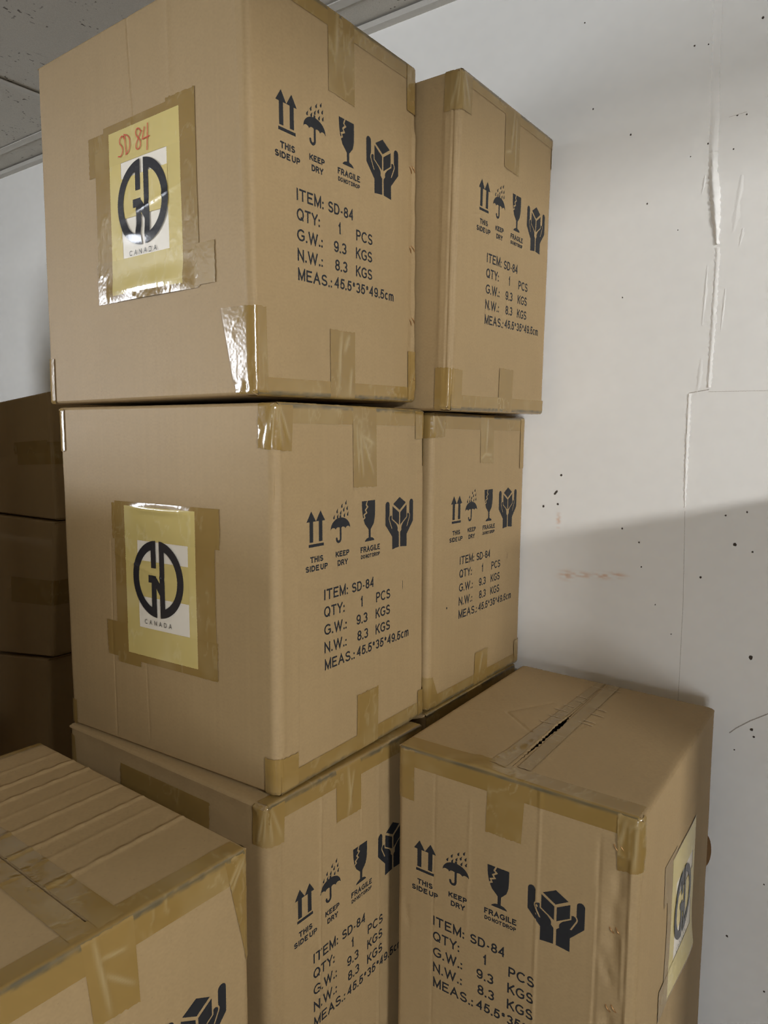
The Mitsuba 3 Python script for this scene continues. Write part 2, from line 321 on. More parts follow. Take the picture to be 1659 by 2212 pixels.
class Carton:
    def __init__(self, name, corners, dims=(GW, IW, HT), rv=0.010, bulge=0.003, feats=(), label=None, group=None):
        self.key = name
        self.c = np.array(corners, float).reshape(2, 2, 2, 3)
        self.d = np.array(dims, float)
        self.rv, self.bulge, self.feats = rv, bulge, list(feats)
        self.taped, self.fine, self.zlow = 0, False, 0.0
        labels[name] = {'label': label, 'category': 'box'}
        if group:
            labels[name]['group'] = group
        self.seed = sum(map(ord, name)) * 7

    # face coordinates -> the sharp box, running on round the edges
    def surf(self, F, u, v):
        a, b, h = self.d
        u, v = np.asarray(u, float), np.asarray(v, float)
        if F in ('top', 'bottom'):
            p = np.stack([u, v, np.full_like(u, h if F == 'top' else 0.0)], -1)
            return p
        W = a if F in ('G', 'Gb') else b
        uo = np.where(u < 0, u, np.where(u > W, u - W, 0.0)); uc = np.clip(u, 0, W)
        vo = np.where(v < 0, -v, np.where(v > h, v - h, 0.0)); vc = np.clip(v, 0, h)
        ins = vo + 0.0                                  # inward run on the top or bottom
        round_ = np.abs(uo) * (vo == 0)                 # run round the vertical edge
        if F == 'G':
            x = np.where(uo < 0, 0, np.where(uo > 0, a, uc)); y = np.where(uo != 0, round_, 0) + ins
        elif F == 'Gb':
            x = a - np.where(uo < 0, 0, np.where(uo > 0, a, uc)); y = b - np.where(uo != 0, round_, 0) - ins
        elif F == 'I':
            y = np.where(uo < 0, 0, np.where(uo > 0, b, uc)); x = a - np.where(uo != 0, round_, 0) - ins
        else:
            y = b - np.where(uo < 0, 0, np.where(uo > 0, b, uc)); x = np.where(uo != 0, round_, 0) + ins
        return np.stack([x, y, vc], -1)

    def faceuv(self, F, P):
        a, b, h = self.d
        x, y, z = P[:, 0], P[:, 1], P[:, 2]
        return {'G': (x, z, y), 'Gb': (a - x, z, b - y), 'I': (y, z, a - x), 'Ib': (b - y, z, x), 'top': (x, y, h - z), 'bottom': (x, y, z)}[F]

    def relief(self, P):
        a, b, h = self.d
        x, y, z = P[:, 0], P[:, 1], P[:, 2]
        sx, sy, sz = np.sin(np.pi * np.clip(x / a, 0, 1)), np.sin(np.pi * np.clip(y / b, 0, 1)), np.sin(np.pi * np.clip(z / h, 0, 1))
        D = self.bulge * (np.where((y < 1e-6) | (y > b - 1e-6), sx * sz, 0) + 0.5 * np.where((x < 1e-6) | (x > a - 1e-6), sy * sz, 0)) * np.where((z > 1e-6) & (z < h - 1e-6), 1, 0)
        D = D + 0.0012 * (meshkit.fbm(P * 11 + self.seed, 2, 3) - 0.5) * np.minimum(1, np.where((z > 1e-6) & (z < h - 1e-6), sz * 4, 0.3))
        for F, u0, v0, u1, v1, w, amp in self.feats:
            u, v, dist = self.faceuv(F, P)
            A, B = np.array([u0, v0]) / 1000, np.array([u1, v1]) / 1000
            q = np.stack([u, v], -1) - A
            L = B - A
            t = np.clip((q @ L) / (L @ L), 0, 1)
            e = np.linalg.norm(q - t[:, None] * L, axis=1)
            wob = 1 + 0.25 * np.sin(40 * t + u0)
            D = D + np.where(np.abs(dist) < 1e-6, amp / 1000 * wob * np.exp(-(e / (w / 1000)) ** 2), 0)
        return D

    def map(self, P, t=0.0, r=None):
        P = np.asarray(P, float).reshape(-1, 3)
        r = np.array([self.rv, self.rv, TH] if r is None else r, float)
        q = np.clip(P, r + np.array([0, 0, self.zlow]), self.d - r)
        e = (P - q) / np.maximum(r, 1e-9)
        l = np.linalg.norm(e, axis=1, keepdims=True)
        e = np.where(l > 1e-9, e / np.maximum(l, 1e-12), 0)
        n = e / np.maximum(r, 1e-9); ln = np.linalg.norm(n, axis=1, keepdims=True)
        n = np.where(ln > 1e-9, n / np.maximum(ln, 1e-12), 0)
        pos = q + e * r + n * (np.asarray(t, float).reshape(-1, 1) + self.relief(P)[:, None])
        return self.warp(pos)

    def warp(self, pos):
        s = pos / self.d
        out = 0
        for i in (0, 1):
            for j in (0, 1):
                for k in (0, 1):
                    w = (s[:, 0] if i else 1 - s[:, 0]) * (s[:, 1] if j else 1 - s[:, 1]) * (s[:, 2] if k else 1 - s[:, 2])
                    out = out + w[:, None] * self.c[i, j, k]
        return out

    def steps(self, L, step):
        e = np.array([0, .0015, .003, .0045, .006, .008, .010, .0125])
        m = np.linspace(.016, L - .016, max(2, int((L - .032) / step)))
        return np.r_[e, m, (L - e)[::-1]]

    def body(self, step=0.007, open_top=False, flaps=('top', 'bottom'), top_gap=None):
        a, b, h = self.d
        xs, ys = self.steps(a, step), self.steps(b, step)
        zs = np.linspace(self.zlow + TH, h - TH, max(3, int(h / step)))
        def fine(F, base):
            ex = [base]
            for f_, u0, v0, u1, v1, w_, am in self.feats:
                if f_ == F and abs(u1 - u0) < 30 and step < 0.01:
                    lo, hi = min(u0, u1) - 2.4 * w_, max(u0, u1) + 2.4 * w_
                    ex.append(np.arange(lo, hi, max(0.9, w_ / 2)) / 1000)
            z = np.sort(np.concatenate(ex)); z = z[(z >= 0) & (z <= base[-1])]
            return z[np.r_[True, np.diff(z) > 0.0004]]
        gx, iy, bx, by = fine('G', xs), fine('I', ys), fine('Gb', xs), fine('Ib', ys)
        for arr, full in ((gx, a), (iy, b), (bx, a), (by, b)):
            arr[-1] = full
        ring = np.vstack([np.c_[gx[:-1], 0 * gx[:-1]], np.c_[0 * iy[:-1] + a, iy[:-1]], np.c_[a - bx[:-1], 0 * bx[:-1] + b], np.c_[0 * by[:-1], b - by[:-1]]])
        n = len(ring)
        P = np.concatenate([np.c_[ring, np.full(n, z)] for z in zs])
        v = self.map(P)
        i, j = np.meshgrid(np.arange(len(zs) - 1), np.arange(n), indexing='ij')
        q = np.stack([i * n + j, i * n + (j + 1) % n, (i + 1) * n + (j + 1) % n, (i + 1) * n + j], -1).reshape(-1, 4)
        parts = [(v, np.vstack([q[:, [0, 1, 2]], q[:, [0, 2, 3]]]))]
        for lev, zz, up in ((0, self.zlow + TH, False), (len(zs) - 1, h - TH, True)):
            if up and open_top:                        # the two short flaps under the long ones leave the middle open
                for lo, hi in ((0.004, 0.100), (a - IW / 2, a - 0.004)):
                    p = np.array([[lo, .004, zz], [hi, .004, zz], [hi, b - .004, zz], [lo, b - .004, zz]])
                    parts.append((self.warp(p), np.array([[0, 1, 2], [0, 2, 3]])))
                continue
            c = self.warp(np.array([[a / 2, b / 2, zz]]))
            f = np.array([[n, k, (k + 1) % n] for k in range(n)])
            parts.append((np.vstack([v[lev * n:(lev + 1) * n], c]), f if up else f[:, ::-1]))
        vv, ff = merge(parts)
        add(self.key + '__body', (vv, ff), 'cardboard', smooth=40)
        for side in flaps:
            for s in (0, 1):
                gap = top_gap if (side == 'top' and top_gap) else (lambda x, s: 0.0008)
                self.flap(side, s, gap, step)

    def flap(self, side, s, gap, step, inset=0.0032):
        """A long flap: folds over from the label face (s = 0) or the back (s = 1) and ends at the middle seam."""
        a, b, h = self.d
        r = np.random.default_rng(self.seed + s + (5 if side == 'top' else 9))
        xs = np.linspace(inset, a - inset, max(8, int(a / (0.0025 if step < 0.01 else 0.012))))
        base = np.r_[0, TH * .5, TH, TH + .0015, TH + .003, TH + .005, TH + .0075, TH + .010, np.linspace(TH + .016, TH + 1.0, 26)[0:1]]
        rows = []
        for x in xs:
            end = b / 2 - gap(x, s) + TH
            rows.append(np.r_[base, np.linspace(TH + .022, end, 64 if (side == 'top' and self.fine) else 24)])
        S = np.array(rows)
        X = np.repeat(xs[:, None], S.shape[1], 1)
        edge = np.zeros_like(X); edge[0] += r.uniform(-.0012, .0012, S.shape[1]); edge[-1] += r.uniform(-.0012, .0012, S.shape[1])
        X = X + edge
        Y = np.maximum(0, S - TH); Z = np.where(S < TH, h - TH + S, h)
        if s: Y = b - Y
        if side == 'bottom': Z = h - Z
        P = np.stack([X, Y, Z], -1).reshape(-1, 3)
        # no rounding along x
        def place(t):
            r_ = np.array([1e-9, self.rv, TH]); q = np.clip(P, [0, r_[1], r_[2]], [a, b - r_[1], h - r_[2]])
            e = (P - q) / np.array([1, r_[1], r_[2]]); e[:, 0] = 0
            l = np.linalg.norm(e, axis=1, keepdims=True); e = e / np.maximum(l, 1e-12)
            n = e / np.array([1, r_[1], r_[2]]); n /= np.maximum(np.linalg.norm(n, axis=1, keepdims=True), 1e-12)
            pos = q + e * np.array([0, r_[1], r_[2]]) + n * (t + self.relief(P)[:, None])
            return self.warp(pos)
        nx, ns = X.shape
        out, inn = place(0.0), place(-(TH - 0.0004))
        idx = np.arange(nx * ns).reshape(nx, ns)
        q = np.stack([idx[:-1, :-1], idx[1:, :-1], idx[1:, 1:], idx[:-1, 1:]], -1).reshape(-1, 4)
        flip = (s == 1) != (side == 'bottom')
        if flip: q = q[:, ::-1]
        f = np.vstack([q[:, [0, 1, 2]], q[:, [0, 2, 3]]])
        n = nx * ns
        rim = np.r_[idx[:, 0], idx[-1, 1:], idx[::-1, -1][1:], idx[0, ::-1][1:-1]]
        k = len(rim)
        # rim gets its own vertices so that the cut edge stays crisp
        rv_ = np.vstack([out[rim], inn[rim]])
        ra, rb = np.arange(k), (np.arange(k) + 1) % k
        rq = np.stack([ra, rb, rb + k, ra + k], -1)
        rf = np.vstack([rq[:, [0, 1, 2]], rq[:, [0, 2, 3]]])
        v, ff = merge([(out, f), (inn, f[:, ::-1]), (rv_, rf)])
        add(numbered(f'{self.key}__{side}_flap'), (v, ff), 'cardboard', smooth=True)

    # a strip of tape or paper over a quad of face coordinates (bl, br, tr, tl), in millimetres
    def strip(self, F, quad, name='packing_tape', off=None, r=None, jag='v', over=(), wr=0.35, base=None, step=0.0024, bsdf='tape', lift=None, parent=None, seed=None, lines=(), edge=False):
        q = np.array(quad, float) / 1000
        self.taped += 1
        off = (0.0005 + 0.00013 * self.taped) if off is None else off
        L = max(np.linalg.norm(q[3] - q[0]), np.linalg.norm(q[2] - q[1])); W = max(np.linalg.norm(q[1] - q[0]), np.linalg.norm(q[2] - q[3]))
        nv, nu = max(3, int(L / step) + 1), max(3, int(W / step) + 1)
        sa, ta = np.linspace(0, 1, nu), np.linspace(0, 1, nv)
        for (a0, a1, b0, b1) in over:
            for e in (a0, a1):
                w_ = (e / 1000 - q[0, 0]) / (q[1, 0] - q[0, 0])
                if 0.005 < w_ < 0.995: sa = np.sort(np.r_[sa[np.abs(sa - w_) * W > 0.0008], w_])
            for e in (b0, b1):
                w_ = (e / 1000 - q[0, 1]) / (q[3, 1] - q[0, 1])
                if 0.005 < w_ < 0.995: ta = np.sort(np.r_[ta[np.abs(ta - w_) * L > 0.0008], w_])
        nu, nv = len(sa), len(ta)
        s, t = np.meshgrid(sa, ta)
        sd = self.seed + self.taped * 13 if seed is None else seed
        rr = np.random.default_rng(sd)
        if jag == 'v':
            j = rr.uniform(-.0009, .0009, (2, nu)) / L; t = t.copy(); t[0] += j[0]; t[-1] += j[1]
        elif jag == 'u':
            j = rr.uniform(-.0009, .0009, (2, nv)) / W; s = s.copy(); s[:, 0] += j[0]; s[:, -1] += j[1]
        UV = ((1 - s) * (1 - t))[..., None] * q[0] + (s * (1 - t))[..., None] * q[1] + (s * t)[..., None] * q[2] + ((1 - s) * t)[..., None] * q[3]
        u, v = UV[..., 0].ravel(), UV[..., 1].ravel()
        P = self.surf(F, u, v)
        # wrinkles stand out as thin ridges; elsewhere the tape lies flat
        k = np.c_[u * 55 + sd % 97, v * 26 + sd % 31, np.full(len(u), sd % 13)]
        nse = meshkit.fbm(k, 3, sd % 1000)
        ridge = np.clip(1 - np.abs(nse - 0.5) * 16, 0, 1) ** 2 * (meshkit.noise(k * 0.45, 77) > 0.52)
        h = off + wr / 1000 * ridge
        if lift is not None:
            h = h + lift(u * 1000, v * 1000) / 1000
        mark = np.zeros(len(u))
        for (a0, b0, a1, b1, wd, am) in lines:          # single creases, with a light air line beneath
            A, L_ = np.array([a0, b0]), np.array([a1 - a0, b1 - b0])
            qv = np.c_[u * 1000, v * 1000] - A
            tt = np.clip(qv @ L_ / (L_ @ L_), 0, 1)
            ee = np.linalg.norm(qv - tt[:, None] * L_, axis=1)
            gsn = np.exp(-(ee / wd) ** 2) * np.sin(np.pi * np.clip(tt * 0.9 + 0.08, 0, 1)) ** 0.5
            h = h + am / 1000 * gsn; mark = np.maximum(mark, gsn)
        vert = self.map(P, h, r)
        i, j = np.meshgrid(np.arange(nv - 1), np.arange(nu - 1), indexing='ij')
        qq = np.stack([i * nu + j, i * nu + j + 1, (i + 1) * nu + j + 1, (i + 1) * nu + j], -1).reshape(-1, 4)
        f = np.vstack([qq[:, [0, 1, 2]], qq[:, [0, 2, 3]]])
        par = parent or self.key
        key = numbered(f'{par}__{name}')
        if bsdf != 'tape':
            add(key, (vert, f), bsdf, smooth=True); return key
        c0 = TAPE_C if base is None else np.array(base)
        tone = 0.93 + 0.14 * rr.random()
        air = np.clip((meshkit.fbm(np.c_[u * 18, v * 18, np.full(len(u), sd % 7)], 3, sd % 500) - 0.56) * 5, 0, 1)
        loose = np.clip(0.35 * ridge + 0.22 * air, 0, 1)[:, None]
        col = c0 * tone * (1 - loose) + np.minimum(1, np.array([0.36, 0.28, 0.145])) * loose
        col = col + (np.array([0.38, 0.30, 0.16]) - col) * (0.55 * mark[:, None])
        if edge:                                        # the cut board edge of the long flaps shows dark through the tape
            for lo, hi in ((489.2, 495.8), (-0.8, 5.6)):
                dist = np.minimum(v * 1000 - lo, hi - v * 1000) + 1.6 * (meshkit.noise(np.c_[u * 160, v * 90, np.full(len(u), sd % 50)]) - 0.5)
                kk = np.clip(dist / 1.3, 0, 1)[:, None] * (0.45 + 0.5 * meshkit.noise(np.c_[u * 60, v * 400, np.full(len(u), 3.0)])[:, None])
                col = col + (np.array([0.085, 0.075, 0.048]) - col) * kk
        if over:
            # what lies beneath shows through: split faces along the sheet's edge by face
            cu, cv = u[f].mean(1), v[f].mean(1)
            inside = np.zeros(len(f), bool)
            for (a0, a1, b0, b1) in over:
                inside |= (cu * 1000 > a0) & (cu * 1000 < a1) & (cv * 1000 > b0) & (cv * 1000 < b1)
            colp = TAPE_PAPER * tone * (1 - 0.5 * loose) + np.array([0.72, 0.66, 0.5]) * 0.5 * loose
            nrm = trimesh.Trimesh(vert, f, process=False).vertex_normals
            vv, ff, cc = [], [], []
            for sel, cset in ((~inside, col), (inside, colp)):
                if sel.any():
                    used, inv = np.unique(f[sel], return_inverse=True)
                    ff.append(inv.reshape(-1, 3) + sum(map(len, vv))); vv.append(vert[used]); cc.append(cset[used])
            add(key, (np.vstack(vv), np.vstack(ff)), 'tape', smooth=True, color=np.clip(np.vstack(cc), 0, 1))
        else:
            add(key, (vert, f), 'tape', smooth=True, color=np.clip(col, 0, 1))
        return key

    def flat(self, F, vf, name, bsdf, off=0.00028, du=0, dv=0, lift=None, xf=None):
        """Flat print: triangles in face millimetres laid on the face."""
        v, f = vf
        v3, f = trimesh.remesh.subdivide_to_size(np.c_[v, np.zeros(len(v))], f, 9.0 if lift is None else 2.6, max_iter=12)
        if xf is not None:
            v3 = xf(v3)
        u, w = (v3[:, 0] + du) / 1000, (v3[:, 1] + dv) / 1000
        h = off if lift is None else off + lift(u * 1000, w * 1000) / 1000
        vert = self.map(self.surf(F, u, w), h)
        nrm = np.cross(vert[f[:, 1]] - vert[f[:, 0]], vert[f[:, 2]] - vert[f[:, 0]]).sum(0)
        key = numbered(f'{self.key}__{name}')
        add(key, (vert, f), bsdf)
        return key

def rect(u0, u1, v0, v1, du=0.0):
    return [(u0, v0), (u1, v0), (u1 + du, v1), (u0 + du, v1)]

# ------------------------------------------------------------------ the print on the cartons
def art_arrows():
    s = [sbox(61.8, 311.5, 91.8, 315.3)]
    for c in (67.1, 85.6):
        s += [sbox(c - 3.5, 317.8, c + 3.5, 346), Polygon([(c - 9.2, 344.6), (c + 9.2, 344.6), (c, 358.2)])]
    return union_all(s)
def art_umbrella():
    c = 127.6
    dome = affinity.scale(Point(c, 329.5).buffer(1, 64), 21.2, 15.5)
    dome = dome.intersection(sbox(90, 329.5, 170, 360))
    for k in range(4):
        dome = dome.difference(affinity.scale(Point(c - 15.9 + 10.6 * k, 328.6).buffer(1, 24), 5.2, 3.6))
    shaft = LineString([(c, 348), (c, 317)]).buffer(1.7, cap_style=2)
    th = np.linspace(0, np.pi, 14)
    hook = LineString([(c - 4.3 + 4.3 * math.cos(a), 317 - 4.6 * math.sin(a)) for a in th]).buffer(1.7)
    drops = []
    for x, y in ((140, 363.5), (131, 359.7), (142.6, 355.8), (135, 354.4), (120.5, 353.2), (128.2, 350.6), (143.6, 347.8), (136.3, 346.6), (113.6, 345.6), (121.5, 346.0)):
        d = affinity.scale(Point(x, y).buffer(1, 12), 1.5, 1.9).union(Polygon([(x - 1.3, y + .8), (x + 1.3, y + .8), (x + 1.9, y + 4.4)]))
        drops.append(d)
    return union_all([dome, shaft, hook] + drops)
def art_glass():
    l = [(176.6, 363.2), (177.3, 350), (179.5, 339), (184, 330), (190, 324.5), (192.6, 322), (192.8, 310.5)]
    foot = [(188, 309.3), (184.5, 307.2), (183.4, 305.2), (206.8, 305.2), (205.7, 307.2), (202.2, 309.3)]
    r = [(197.4, 310.5), (197.6, 322), (200.2, 324.5), (205.5, 330), (208.2, 339), (208.8, 350), (208.7, 363.2)]
    g = Polygon(l + foot + r)
    crack = LineString([(190.4, 364.5), (187.0, 357.5), (190.6, 354.6), (185.0, 350.4), (188.0, 346.4), (181.6, 343.5), (183.5, 339.6), (176, 335.5)]).buffer(1.25, cap_style=2, join_style=2)
    return g.difference(crack).buffer(0)
def art_hands():
    bar = LineString([(241.2, 352.6), (241.2, 326)]).buffer(5.3)
    palm = Polygon([(235.9, 330), (246.5, 330), (250, 322), (262, 319), (272.4, 309.5), (272.4, 287.2), (254.2, 285.4), (254.2, 304.5), (235.9, 323.5)])
    thumb = union_all([Point(250.6, 332.6).buffer(4.0), Point(262.5, 315.5).buffer(6.5)]).convex_hull
    carve = thumb.buffer(2.0).intersection(sbox(236, 316.5, 258, 345))
    left = union_all([bar, palm]).difference(carve).union(thumb)
    right = affinity.scale(left, -1, 1, origin=(274.3, 0))
    cube = union_all([Polygon([(274, 362.9), (256.6, 353.4), (274.1, 343.1), (291.2, 353.6)]), Polygon([(254.7, 350.2), (272.6, 339.8), (272.6, 320.6), (254.7, 331.4)]), Polygon([(276, 339.8), (293.6, 350.2), (293.6, 331.4), (276, 320.6)])])
    clear = cube.buffer(2.0, join_style=2)
    return union_all([left.difference(clear), right.difference(clear), cube])
ART = {'up_arrows_symbol': tri2d(art_arrows()), 'umbrella_symbol': tri2d(art_umbrella()), 'broken_glass_symbol': tri2d(art_glass()), 'hands_and_box_symbol': tri2d(art_hands())}
CAPTIONS = [merge([text2d('THIS', 64.3, 90.2, 291.2, 7.9, 1.8), text2d('SIDE UP', 54.9, 99.3, 279.8, 7.7, 1.8)]), merge([text2d('KEEP', 116.7, 146.2, 291.8, 7.6, 1.8), text2d('DRY', 120.7, 143.1, 279.4, 7.9, 1.8)]),
            text2d('FRAGILE', 173.0, 220.8, 290.2, 8.2, 1.8), text2d('DO NOT DROP', 173.6, 220.4, 281.3, 5.6, 1.25)]
SPECS = [text2d(*w) for w in [('ITEM:', 92.0, 142.8, 237.3, 14.4), ('SD-84', 152.2, 205.5, 236.8, 13.8), ('QTY:', 91.8, 135.3, 213.6, 14.6), ('1', 172.4, 177.4, 213.0, 14.4), ('PCS', 211.3, 248.6, 212.2, 14.6),
         ('G.W.:', 92.2, 140.3, 189.0, 14.6), ('9.3', 163.3, 189.4, 188.4, 14.4), ('KGS', 210.3, 248.0, 188.2, 14.6), ('N.W.:', 92.7, 140.2, 164.6, 14.6), ('8.3', 165.3, 191.0, 164.7, 14.4), ('KGS', 210.3, 248.0, 164.2, 14.6),
         ('MEAS.:', 93.2, 158.7, 141.0, 14.4), ('45.5*35*49.5cm', 164.3, 301.0, 142.0, 13.6)]]
def print_marks(c, F, du=0.0, dv=0.0):
    for name, vf in ART.items():
        c.flat(F, vf, name, 'ink', du=du, dv=dv)
    for vf in CAPTIONS:
        c.flat(F, vf, 'printed_caption', 'ink', du=du, dv=dv)
    for vf in SPECS:
        c.flat(F, vf, 'printed_word', 'ink', du=du, dv=dv)

def art_logo():
    c, R = (234.6, 256.0), 54.2
    outer = affinity.scale(Point(*c).buffer(1, 96), R, R)
    inner = affinity.scale(Point(*c).buffer(1, 96), 41.5, 42.5)
    ring = outer.difference(inner)
    left = ring.intersection(sbox(150, 150, 231.6, 340))
    right = ring.intersection(sbox(239.2, 150, 330, 340))
    bars = [sbox(221.2, 271.5, 231.6, 309).intersection(outer), sbox(221.2, 203, 231.6, 261).intersection(outer), sbox(239.2, 203, 249.4, 309).intersection(outer),
            Polygon([(214.8, 261), (229.6, 261), (243, 247), (243, 229), (231.6, 243.5), (221.2, 250.5), (214.8, 250.5)])]
    return union_all([left, right] + bars)
LOGO = tri2d(art_logo())
CAN = merge([text2d(ch, 203.4 + 10.6 * k, 203.4 + 10.6 * k + 5.6, 190.3, 6.6, 0.75) for k, ch in enumerate('CANADA')])

def label_set(c, F, du, dv, band=(230, 281), tapes=None, curl=None, xf=None, paper=(162, 313, 142.5, 355.5), seed=3, bare=False):
    """Paper sheet with the round monogram, held down by strips of tape. Millimetres of carton 2's face, moved by (du, dv)."""
    M = lambda quad: [(u + du, v + dv) for u, v in quad]
    p0, p1, q0, q1 = paper
    lift = None if curl is None else (lambda u, v: curl(u - du, v - dv))
    sheet = c.strip(F, M(rect(p0, p1, q0, q1)), 'label_sheet', off=0.0005, jag=None, bsdf='paper', wr=0.0, lift=lift)
    over = [(p0 + du, p1 + du, q0 + dv, q1 + dv)]
    for k, (quad, jag) in enumerate(tapes):
        c.strip(F, M(quad), 'tape_strip', off=0.0007 + 0.00011 * k, jag=jag, over=over, wr=0.35, parent=sheet, lift=lift, seed=seed + 31 * k)
    key = c.flat(F, LOGO, 'label_sheet__monogram', 'ink_glossy', off=0.0019, du=du, dv=dv, lift=lift)
    c.flat(F, CAN, 'label_sheet__lettering', 'ink', off=0.0019, du=du, dv=dv, lift=lift)
    return sheet

def staples(c, F, spots):
    for u, v in spots:
        for k in (0, 1):
            a, b = np.array([u + 7.0 * k, v + 3.0 * k]), np.array([u + 7.0 * k + 7.5, v + 3.0 * k - 9.5])
            pts = [a + (b - a) * s for s in np.linspace(0, 1, 7)]
            hs = [-0.0015, 0.0006, 0.0011, 0.0013, 0.0011, 0.0006, -0.0015]
            P = c.surf(F, np.array([p[0] for p in pts]) / 1000, np.array([p[1] for p in pts]) / 1000)
            v_, f_ = tube(c.map(P, np.array(hs)), 0.0007, 6)
            add(numbered(f'{c.key}__staple'), (v_, f_), 'copper', smooth=True)

EDGE = (0.003, 0.010, TH)                               # tape folded over a flap end keeps closer to it
def common_tapes(c, F='I', top=True, bottom=True, ctr_top=(147, 201, 400), ctr_bot=(145, 198, 88), tw=467, bw=25, W=350, top_lines=(), bot_lines=()):
    if top:
        c.strip(F, rect(6, W - 6, tw, 495 + 20), jag='u', r=EDGE, edge=True)
        c.strip(F, [(ctr_top[0], ctr_top[2]), (ctr_top[1], ctr_top[2] - 2), (ctr_top[1], 495 + 60), (ctr_top[0], 495 + 60)], r=EDGE, lines=top_lines)
    if bottom:
        c.strip(F, rect(6, W - 6, -20, bw), jag='u', r=EDGE, edge=True)
        c.strip(F, [(ctr_bot[0], -60), (ctr_bot[1], -60), (ctr_bot[1], ctr_bot[2]), (ctr_bot[0], ctr_bot[2])], r=EDGE, lines=bot_lines)

CORN = {
    'A1': [[-1.0994, 0.6307, 0.0415], [-1.0983, 0.6316, 0.5399], [-1.0928, 0.9766, 0.0439], [-1.0928, 0.9766, 0.5415], [-0.6404, 0.6245, 0.0444], [-0.6443, 0.6217, 0.5425], [-0.6364, 0.9688, 0.0488], [-0.6382, 0.9668, 0.5416]],
    'A2': [[-1.0721, 0.6282, -0.4679], [-1.0735, 0.6276, 0.0367], [-1.0815, 0.9802, -0.4642], [-1.0815, 0.9802, 0.0371], [-0.6235, 0.6386, -0.4624], [-0.623, 0.6386, 0.0363], [-0.6294, 0.9923, -0.4641], [-0.6319, 0.9904, 0.0363]],
    'A3': [[-1.0722, 0.6221, -0.9601], [-1.0722, 0.6218, -0.4683], [-1.0646, 0.9717, -0.9601], [-1.0646, 0.9717, -0.4661], [-0.6196, 0.6123, -0.9601], [-0.6201, 0.6122, -0.4639], [-0.6119, 0.9618, -0.9601], [-0.611, 0.9622, -0.4683]],
    'B1': [[-1.0291, 0.9825, 0.0356], [-1.0291, 0.9825, 0.5343], [-1.0279, 1.3244, 0.0356], [-1.0279, 1.3244, 0.5343], [-0.5786, 0.9726, 0.0351], [-0.5695, 0.9789, 0.5328], [-0.576, 1.3208, 0.0377], [-0.5709, 1.3246, 0.5372]],
    'B2': [[-1.0794, 0.9969, -0.4637], [-1.0794, 0.9969, 0.0331], [-1.0798, 1.3461, -0.4637], [-1.0798, 1.3461, 0.0331], [-0.6264, 0.9962, -0.463], [-0.6225, 0.999, 0.0335], [-0.6262, 1.3454, -0.4652], [-0.6235, 1.3473, 0.0307]],
    'C': [[-0.232, 0.8597, -0.955], [-0.2313, 0.86, -0.4613], [-0.5867, 0.8531, -0.955], [-0.5863, 0.8538, -0.4567], [-0.2403, 1.3082, -0.955], [-0.2412, 1.3069, -0.4648], [-0.5951, 1.3016, -0.955], [-0.5965, 1.3012, -0.4557]],
    'D': [[-1.0233, 0.1916, -0.9456], [-1.0233, 0.1916, -0.4551], [-1.0093, 0.5439, -0.9456], [-1.0093, 0.5439, -0.4551], [-0.5724, 0.1738, -0.9456], [-0.5724, 0.1738, -0.4506], [-0.5585, 0.5261, -0.9456], [-0.5585, 0.5261, -0.4506]],
}
def straight(x0, x1, y0, y1, z0, z1):
    return [[x, y, z] for x in (x0, x1) for y in (y0, y1) for z in (z0, z1)]

# --- top carton of the front column
A1 = Carton('shipping_carton', CORN['A1'], bulge=0.002, label='brown carton on top of the front stack, SD 84 in red on its taped label',
            feats=[('G', 228, 495, 240, 355, 1.6, -0.9), ('G', 314, 495, 317, 370, 5, 0.8), ('G', 436, 495, 447, 110, 3, 0.5), ('I', 338, 480, 336, 30, 6, -1.4), ('I', 346, 400, 347, 20, 4, 1.6), ('I', 150, 60, 170, 60, 14, -0.6), ('G', 300, 14, 440, 10, 8, -1.5)])
A1.body()
common_tapes(A1, ctr_top=(143, 197, 392), ctr_bot=(141, 194, 91), tw=471, bw=22, bot_lines=[(165, 88, 158, 8, 2.6, 1.1), (180, 84, 172, 62, 3.0, 0.9), (186, 40, 182, 4, 2.4, 0.8)], top_lines=[(162, 492, 158, 440, 2.4, 0.7)])
A1.strip('G', [(423, 2), (478, 2), (477, 105), (401, 105)], wr=0.25)
A1.strip('G', [(415, 452), (475, 452), (475, 494), (415, 494)])
A1.strip('I', rect(322, 372, 428, 494))
A1.strip('I', rect(326, 372, 2, 77))
A1.strip('G', rect(-22, 19, 2, 69), wr=0.6)
print_marks(A1, 'I', -13, 4)
curl1 = lambda u, v: 5.5 * np.exp(-((v - 148) / 13.0) ** 2) * np.clip(1 - ((u - 240) / 95.0) ** 2, 0, 1) + 2.2 * np.exp(-((v - 216 + 0.12 * (u - 230)) / 8.0) ** 2) * np.exp(-((u - 215) / 30.0) ** 2) + 1.0 * np.exp(-((v - 248 - 0.2 * (u - 230)) / 3.0) ** 2) * np.exp(-((u - 260) / 40.0) ** 2)
label_set(A1, 'G', 21, 1, tapes=[(rect(113, 187, 307, 360), 'u'), (rect(128, 188, 134, 358), 'v'), (rect(287, 343, 136, 370), 'v'), (rect(150, 339, 313, 366), 'u'), (rect(126, 340, 134, 189), 'u'), (rect(330, 372, 137, 187), 'u'), (rect(187, 288, 240, 292), None)], curl=curl1, seed=11)
def stroke(pts, w=0.75):
    p = np.array(pts, float)
    for _ in range(3 if len(p) > 3 else 0):             # round the pen's path
        q_ = [p[0]]
        for a_, b_ in zip(p[:-1], p[1:]):
            q_ += [a_ * .75 + b_ * .25, a_ * .25 + b_ * .75]
        p = np.array(q_ + [p[-1]])
    return LineString(p).buffer(w)
